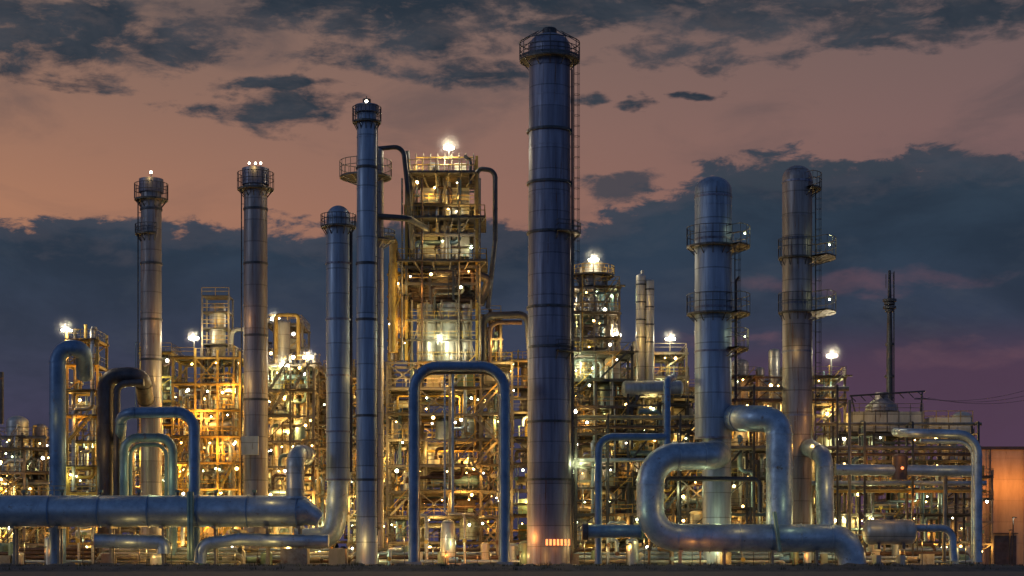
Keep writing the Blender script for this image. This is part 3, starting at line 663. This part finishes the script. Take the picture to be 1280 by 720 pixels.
mb.tube([P(513, 320, d), P(513, 236, d), P(509, 190, d)], .34, DRK, 12, bands=4)
mb.tube([P(478, 300, d), P(492, 298, d), P(492, 440, d)], .55, YEL, 14, bend=1.6, bands=3); mb.tube([P(600, 380, d), P(612, 350, d), P(600, 345, d)], .6, DRK, 12, bend=1)
mb.tube([P(604, 452, d), P(604, 395, d), P(660, 393, d), P(664, 450, d)], .5, DRK, 12, bend=1.3, bands=3); mb.tube([P(612, 452, d), P(612, 403, d), P(652, 403, d)], .3, BRN, 12, bend=1.3, bands=3)
for v in (470, 545, 640): mb.light(P(500, v, d - 3), 360, YW, .16); mb.light(P(620, v + 15, d - 3), 280, WARM, .14)
mb.light(P(660, 418, d - 2), 250, WARM, .14)
mb.build()

# ------------------------------------------------------------------ process units (left to right)
def go(*a, flood=None, extra=None, **kw):
    mb = unit(*a, **kw)
    if flood:
        for (u, v, W) in flood: mb.flood(P(u, v, a[4] - .5), W * 1.4, WHT, .40)
    if extra: extra(mb)
    mb.build()
go('pipe_rack', -40, 66, 560, 16, 8, lev=3.2, dens=.8, nl=9, W=380, seed=21, bulbs=.6)
def lcol(mb): mb.cyl(E(22, 20), 20, 0, H(528, 20), 1.5, SIL, 18, .6); mb.cyl(E(50, 22), 22, 0, H(535, 22), 1.0, STKB, 18, .6); mb.tube([P(2, 530, 24), P(2, 465, 24)], .3, DRK, 10)
go('process_unit', 0, 56, 545, 18, 6, lev=3.2, bay=3.4, dens=.9, nl=5, W=340, seed=41, extra=lcol, bulbs=.6)
go('scrubber_unit', 84, 122, 424, 4, 5, lev=3.4, bay=3.8, dens=.9, nl=9, W=270, seed=22, flood=[(83, 414, 1000)], fm=YEL, bulbs=.6)
go('process_unit', 120, 215, 560, 24, 8, dens=.9, nl=7, W=480, seed=23, bulbs=.6)
go('process_unit', 176, 216, 440, 26, 6, lev=3.4, bay=3.4, dens=.9, nl=6, W=480, seed=42, fm=YEL, bulbs=.6)
go('process_unit', 216, 300, 446, 20, 10, lev=3.5, bay=3.6, dens=1, nl=19, W=600, seed=24, flood=[(242, 424, 900)], bulbs=.8, fm=YEL, cols=[WARM, YW, YW, WARM])
def small_top(mb):
    x = E(272, 22)
    mb.cyl(x, 22, H(446, 22), H(385, 22), 1.1, SIL, 18, .6)
    for v in (372, 392, 412, 432): mb.box((x, 22, H(v, 22)), (3.7, 3.7, .15), GRT); mb.rail((x - 1.85, 20.15, H(v, 22)), (x + 1.85, 20.15, H(v, 22)), YEL)
    for a in (-1.8, 1.8):
        for b in (-1.8, 1.8): mb.beam((x + a, 22 + b, H(446, 22)), (x + a, 22 + b, H(372, 22)), .22, STL)
    mb.tube([P(288, 440, 22), P(290, 412, 22), P(312, 412, 22)], .3, SIL, 10, bend=.8); mb.light(P(266, 420, 18), 250, YW, .12); mb.light(P(280, 395, 19), 120, YW, .1)
go('stripper_unit', 252, 292, 446, 20.6, 4, dens=.4, nl=1, seed=25, extra=small_top)
go('process_unit', 334, 392, 455, 18, 10, lev=3.4, bay=3.4, dens=1, nl=14, W=600, seed=26, flood=[(355, 458, 1100), (385, 448, 900)], bulbs=.8, cols=[WARM, YW, YW, GREEN])
def yframe(mb):
    mb.tube([P(345, 460, 24), P(345, 394, 24), P(373, 394, 24), P(373, 450, 24)], .28, YEL, 10, bend=.5); mb.light(P(358, 420, 21), 250, YW, .12)
    mb.cyl(E(352, 26), 26, 0, H(405, 26), 1.2, SIL, 16, .6)
go('process_unit', 334, 378, 405, 30, 8, lev=3.4, bay=3.4, dens=.8, nl=6, W=500, seed=27, extra=yframe, flood=[(344, 400, 600)], bulbs=.6)
go('process_unit', 378, 410, 470, 26, 8, lev=3.4, bay=3.4, dens=.9, nl=6, W=480, seed=28, bulbs=.6)
go('process_unit', 436, 486, 470, 22, 8, lev=3.4, bay=3.4, dens=1, nl=9, W=480, seed=29, bulbs=.6)
go('fractionator_unit', 712, 774, 358, 16, 8, lev=3.3, bay=3.3, dens=1, nl=15, W=380, seed=30, cols=[GREEN, YW, WHT, WARM], flood=[(742, 326, 1100)], bulbs=.8)
def dome_top(mb):
    mb.cyl(E(741, 18), 18, H(358, 18), H(332, 18), 1.6, SIL, 18, .5); mb.platform(E(741, 18), 18, H(344, 18), 1.6, 2.9, rm=YEL)
    mb.light(P(724, 456, 6), 900, GREEN, .40, 2.6); mb.light(P(726, 579, 0), 800, GREEN, .40, 2.6)
go('fractionator_unit', 726, 758, 345, 17, 4, lev=3.3, bay=3.3, dens=.3, nl=1, seed=31, extra=dome_top)
go('process_unit', 700, 790, 440, 8, 8, lev=3.6, bay=4.2, dens=.7, nl=8, W=260, seed=32, fm=DRK, pipes=[DRK, BRN, STL, ALU], cols=[GREEN, YW, WARM])
go('process_unit', 775, 858, 440, 18, 10, lev=3.4, bay=3.6, dens=.9, nl=10, W=400, seed=33, flood=[(838, 425, 900), (770, 420, 700)], cols=[GREEN, YW, WARM], bulbs=.6)
go('process_unit', 770, 872, 495, 9, 7, lev=3.6, bay=4.2, dens=.8, nl=6, W=200, seed=34, fm=DRK, pipes=[DRK, BRN, STL, ALU])
def hd(mb): mb.hves((E(815, 9), 8.2, H(487, 9)), 7, 1.1, STK, n=20)
go('heat_exchanger_unit', 785, 860, 505, 7.5, 3, dens=.6, nl=2, W=150, seed=35, fm=DRK, extra=hd)
def rcols(mb):
    for u, v, q in ((925, 455, 1.2), (968, 440, .8), (950, 462, .6)): mb.cyl(E(u, 20), 20, 0, H(v, 20), q, STKB if u != 968 else SIL, 18, .6)
go('process_unit', 912, 980, 470, 18, 10, lev=3.4, bay=3.6, dens=.9, nl=10, W=380, seed=36, cols=[WARM, YW, WARM], fm=BRN, extra=rcols, bulbs=.6)
go('pipe_rack', 850, 975, 560, 6, 6, lev=3.6, bay=4.2, dens=.8, nl=7, W=200, seed=37, fm=DRK, cols=[GREEN, YW, WARM])
go('process_unit', 1016, 1056, 470, 14, 8, lev=3.4, bay=3.2, dens=1, nl=7, W=320, seed=38, cols=[GREEN, YW], flood=[(1040, 446, 1300)], bulbs=.6)
def tank(mb):
    x = E(1104, 12)
    mb.box((E(1106, 12), 13, H(528, 12)), (9.5, 5, 2.6), CRM); mb.box((E(1185, 12), 13, H(532, 12)), (5.5, 4, 2.0), CRM)
    for i in range(7): mb.box((E(1106, 12) - 4.6 + i * 1.53, 10.45, H(528, 12)), (.14, .1, 2.6), STL)
    mb.lathe(x, 13, [(2.3, H(514, 12)), (2.0, H(506, 12)), (.9, H(497, 12)), (.9, H(490, 12)), (.01, H(490, 12))], STKB, 18)
    mb.beam(P(1062, 495, 12), P(1156, 489, 12), .22, DRK); mb.beam(P(1070, 520, 12), P(1064, 495, 12), .16, DRK); mb.beam(P(1150, 520, 12), P(1153, 489, 12), .16, DRK)
    for i in range(8): mb.beam(P(1064 + i * 12, 496 - i * .8, 12), P(1070 + i * 12, 502 - i * .8, 12), .1, DRK)
    mb.rail(P(1155, 528, 11), P(1216, 528, 11), YEL, 1.5, .06); mb.rail(P(1058, 516, 10.4), P(1154, 516, 10.4), STL, 1.2, .05)
    mb.cyl(E(1205, 12), 13, H(542, 12), H(520, 12), 1.3, SIL, 16, .5)
    mb.light(P(1080, 515, 7), 110, YW, .12); mb.light(P(1190, 520, 7), 120, YW, .12)
go('pump_house_unit', 1050, 1216, 542, 10, 9, lev=3.4, bay=4.6, dens=.9, nl=14, W=230, seed=39, extra=tank, fm=DRK, cols=[GREEN, WARM, WARM, YW], bulbs=.6)
# rear rows
for i, (a, b, v, d) in enumerate([(-60, 70, 580, 48), (70, 210, 560, 50), (200, 330, 490, 52), (330, 480, 460, 48), (480, 610, 470, 60), (600, 720, 450, 44), (715, 860, 470, 46), (860, 1010, 485, 48), (1010, 1110, 550, 52), (1110, 1240, 595, 60)]):
    go('rear_process_unit', a, b, v, d, 8, lev=3.8, bay=5, dens=.85, nl=8, W=560, seed=50 + i, cols=[WARM, YW, WARM], bulbs=.55)

# ------------------------------------------------------------------ yard equipment along the front
def manifold(name, u0, u1, d, nl, seed):
    r = random.Random(seed); mb = MB(name, (E((u0 + u1) / 2, d), d, 0)); x0, x1 = E(u0, d), E(u1, d); x = x0
    for k in range(4):
        y = d + k * .9; z = .8 + .5 * k; q = .14 + .16 * r.random()
        mb.tube([(x0, y, .2), (x0, y, z), (x1, y, z), (x1, y, .2)], q, r.choice([ALU, STL, BRN, SIL]), 8, bend=.6, bands=2.5)
    while x < x1:
        t = r.random(); y = d + r.uniform(-1, 3)
        if t < .25: mb.cyl(x, y, 0, 1.2 + r.random() * 2.4, .45 + r.random() * .5, r.choice([SIL, ALU, CRM, GRN]), 14, .5)
        elif t < .45:
            mb.box((x, y, .3), (1.6, .9, .6), CON); mb.tube([(x - .7, y, 1), (x + .5, y, 1)], .38, r.choice([GRN, BLU, STL]), 12); mb.tube([(x + .5, y, 1), (x + .9, y, 1)], .2, DRK, 8)
        elif t < .75:
            h = 2 + 5 * r.random(); mb.tube([(x, y, 0), (x, y, h), (x + r.uniform(-3, 3), y, h), (x + r.uniform(-3, 3), y + 3, h)], .1 + .2 * r.random(), r.choice([ALU, STL, BRN, SIL, YEL]), 8, bend=.6, bands=2.5)
            mb.tube([(x, y - .1, h * .5), (x, y - .5, h * .5)], .05, DRK, 6); mb.tube([(x, y - .5, h * .5), (x, y - .56, h * .5)], .28, r.choice([BRN, YEL, DRK]), 12)
        else: mb.box((x, y, .9), (.8 + r.random(), .7, 1.2 + r.random()), r.choice([CRM, GRN, STL]))
        x += .7 + r.random() * 1.4
    for j in range(nl):
        lx = x0 + (x1 - x0) * (j + r.random()) / nl; z = 1.2 + 2.4 * r.random(); c = r.choice([WARM, YW, ORG, YW, GREEN]); y = d - 1.6
        mb.tube([(lx, y + .2, 0), (lx, y + .2, z + .5)], .06, DRK, 5); mb.box((lx, y + .05, z + .5), (.4, .5, .1), DRK); mb.light((lx, y, z), 110 * (.5 + r.random()), c, .1 + .07 * r.random())
    mb.build()
for i, (a, b, d, n) in enumerate([(-20, 120, 0, 4), (120, 300, -2, 6), (300, 440, 3, 4), (440, 520, 0, 4), (520, 660, 2, 6), (716, 800, 0, 5), (800, 980, -1, 7), (980, 1080, 0, 5), (1080, 1215, 1, 6)]):
    manifold('pump_and_valve_manifold', a, b, d, n, 90 + i)
mb = MB('feed_drum', (E(560, 2), 2, 0)); x = E(560, 2); mb.cyl(x, 2, 1.5, H(655, 2), 1.05, SIL, 20, .7, .85); mb.lathe(x, 2, [(.3, .2), (1.05, 1.5)], SIL, 20); mb.light((x - 1.5, -1, H(670, 2)), 110, WHT, .14); mb.build()

# ------------------------------------------------------------------ right: warehouse, poles, wires, lamps
WAL = mk('warehouse_cladding', (.42, .34, .24), (.28, .22, .15), 0, .75, (1, 1, .2), .5, RUST, .3, 3.5, .2, .12, .12)
d = 70; mb = MB('warehouse', (E(1290, d), d, 0)); xa, xb = E(1226, d), E(1420, d); zt = H(562, d)
mb.box(((xa + xb) / 2, d + 12, zt / 2), (xb - xa, 24, zt), WAL); mb.box(((xa + xb) / 2, d + 12, zt + .25), (xb - xa + .6, 24.6, .5), DRK)
for i in range(5): mb.box((xa + 1 + i * 5.9, d - .06, zt / 2), (.14, .14, zt - .2), WAL)
for i in range(4): mb.box((xa + 4 + i * 6, d - .08, 2.4), (3.6, .12, 4.8), DRK); mb.box((xa + 4 + i * 6, d - .3, 5.2), (4, .7, .15), DRK)
mb.tube([(xa + 1.5, d - .3, 0), (xa + 1.5, d - .3, zt)], .12, DRK, 6)
for u, v in ((1246, 607), (1276, 607)): mb.light((E(u, d), d - 3.5, H(v, d)), 900, ORG, .12)
mb.build()
for u, v, d, c in ((1268, 651, 20, WHT), (1264, 667, 14, ORG), (1148, 629, 2, ORG), (876, 694, -12, ORG), (432, 690, -10, ORG), (8, 585, 12, WARM)):
    mb = MB('yard_lamp_post', (E(u, d), d, 0)); x, z = E(u, d), max(.7, H(v, d))
    mb.tube([(x, d + .6, 0), (x, d + .6, z + .5), (x, d, z + .5)], .09, DRK, 6); mb.box((x, d, z + .45), (.5, .6, .14), DRK); mb.light((x, d, z), 200, c, .28 if d > 5 else .18)
    mb.build()
for u, v, d in ((1152, 492, 45), (1335, 470, 40)):
    mb = MB('utility_pole', (E(u, d), d, 0)); x = E(u, d); zt = H(v, d); mb.tube([(x, d, 0), (x, d, zt)], [.22, .12], DRK, 8)
    mb.box((x, d, zt - .8), (2.2, .14, .16), DRK)
    mb.build()
mb = MB('power_lines')
for k in (-1, 0, 1):
    a = Vector((E(1152, 45) + k, 45, H(497, 45))); b = Vector((E(1335, 40) + k, 40, H(478 + 6 * k, 40))); pts = []
    for i in range(25): t = i / 24; p = a.lerp(b, t); p.z -= 1.6 * 4 * t * (1 - t); pts.append(p)
    mb.tube(pts, .035, DRK, 4)
mb.build()
print('faces', sum(len(o.data.polygons) for o in sc.objects if o.type == 'MESH'), 'lights', sum(1 for o in sc.objects if o.type == 'LIGHT'))
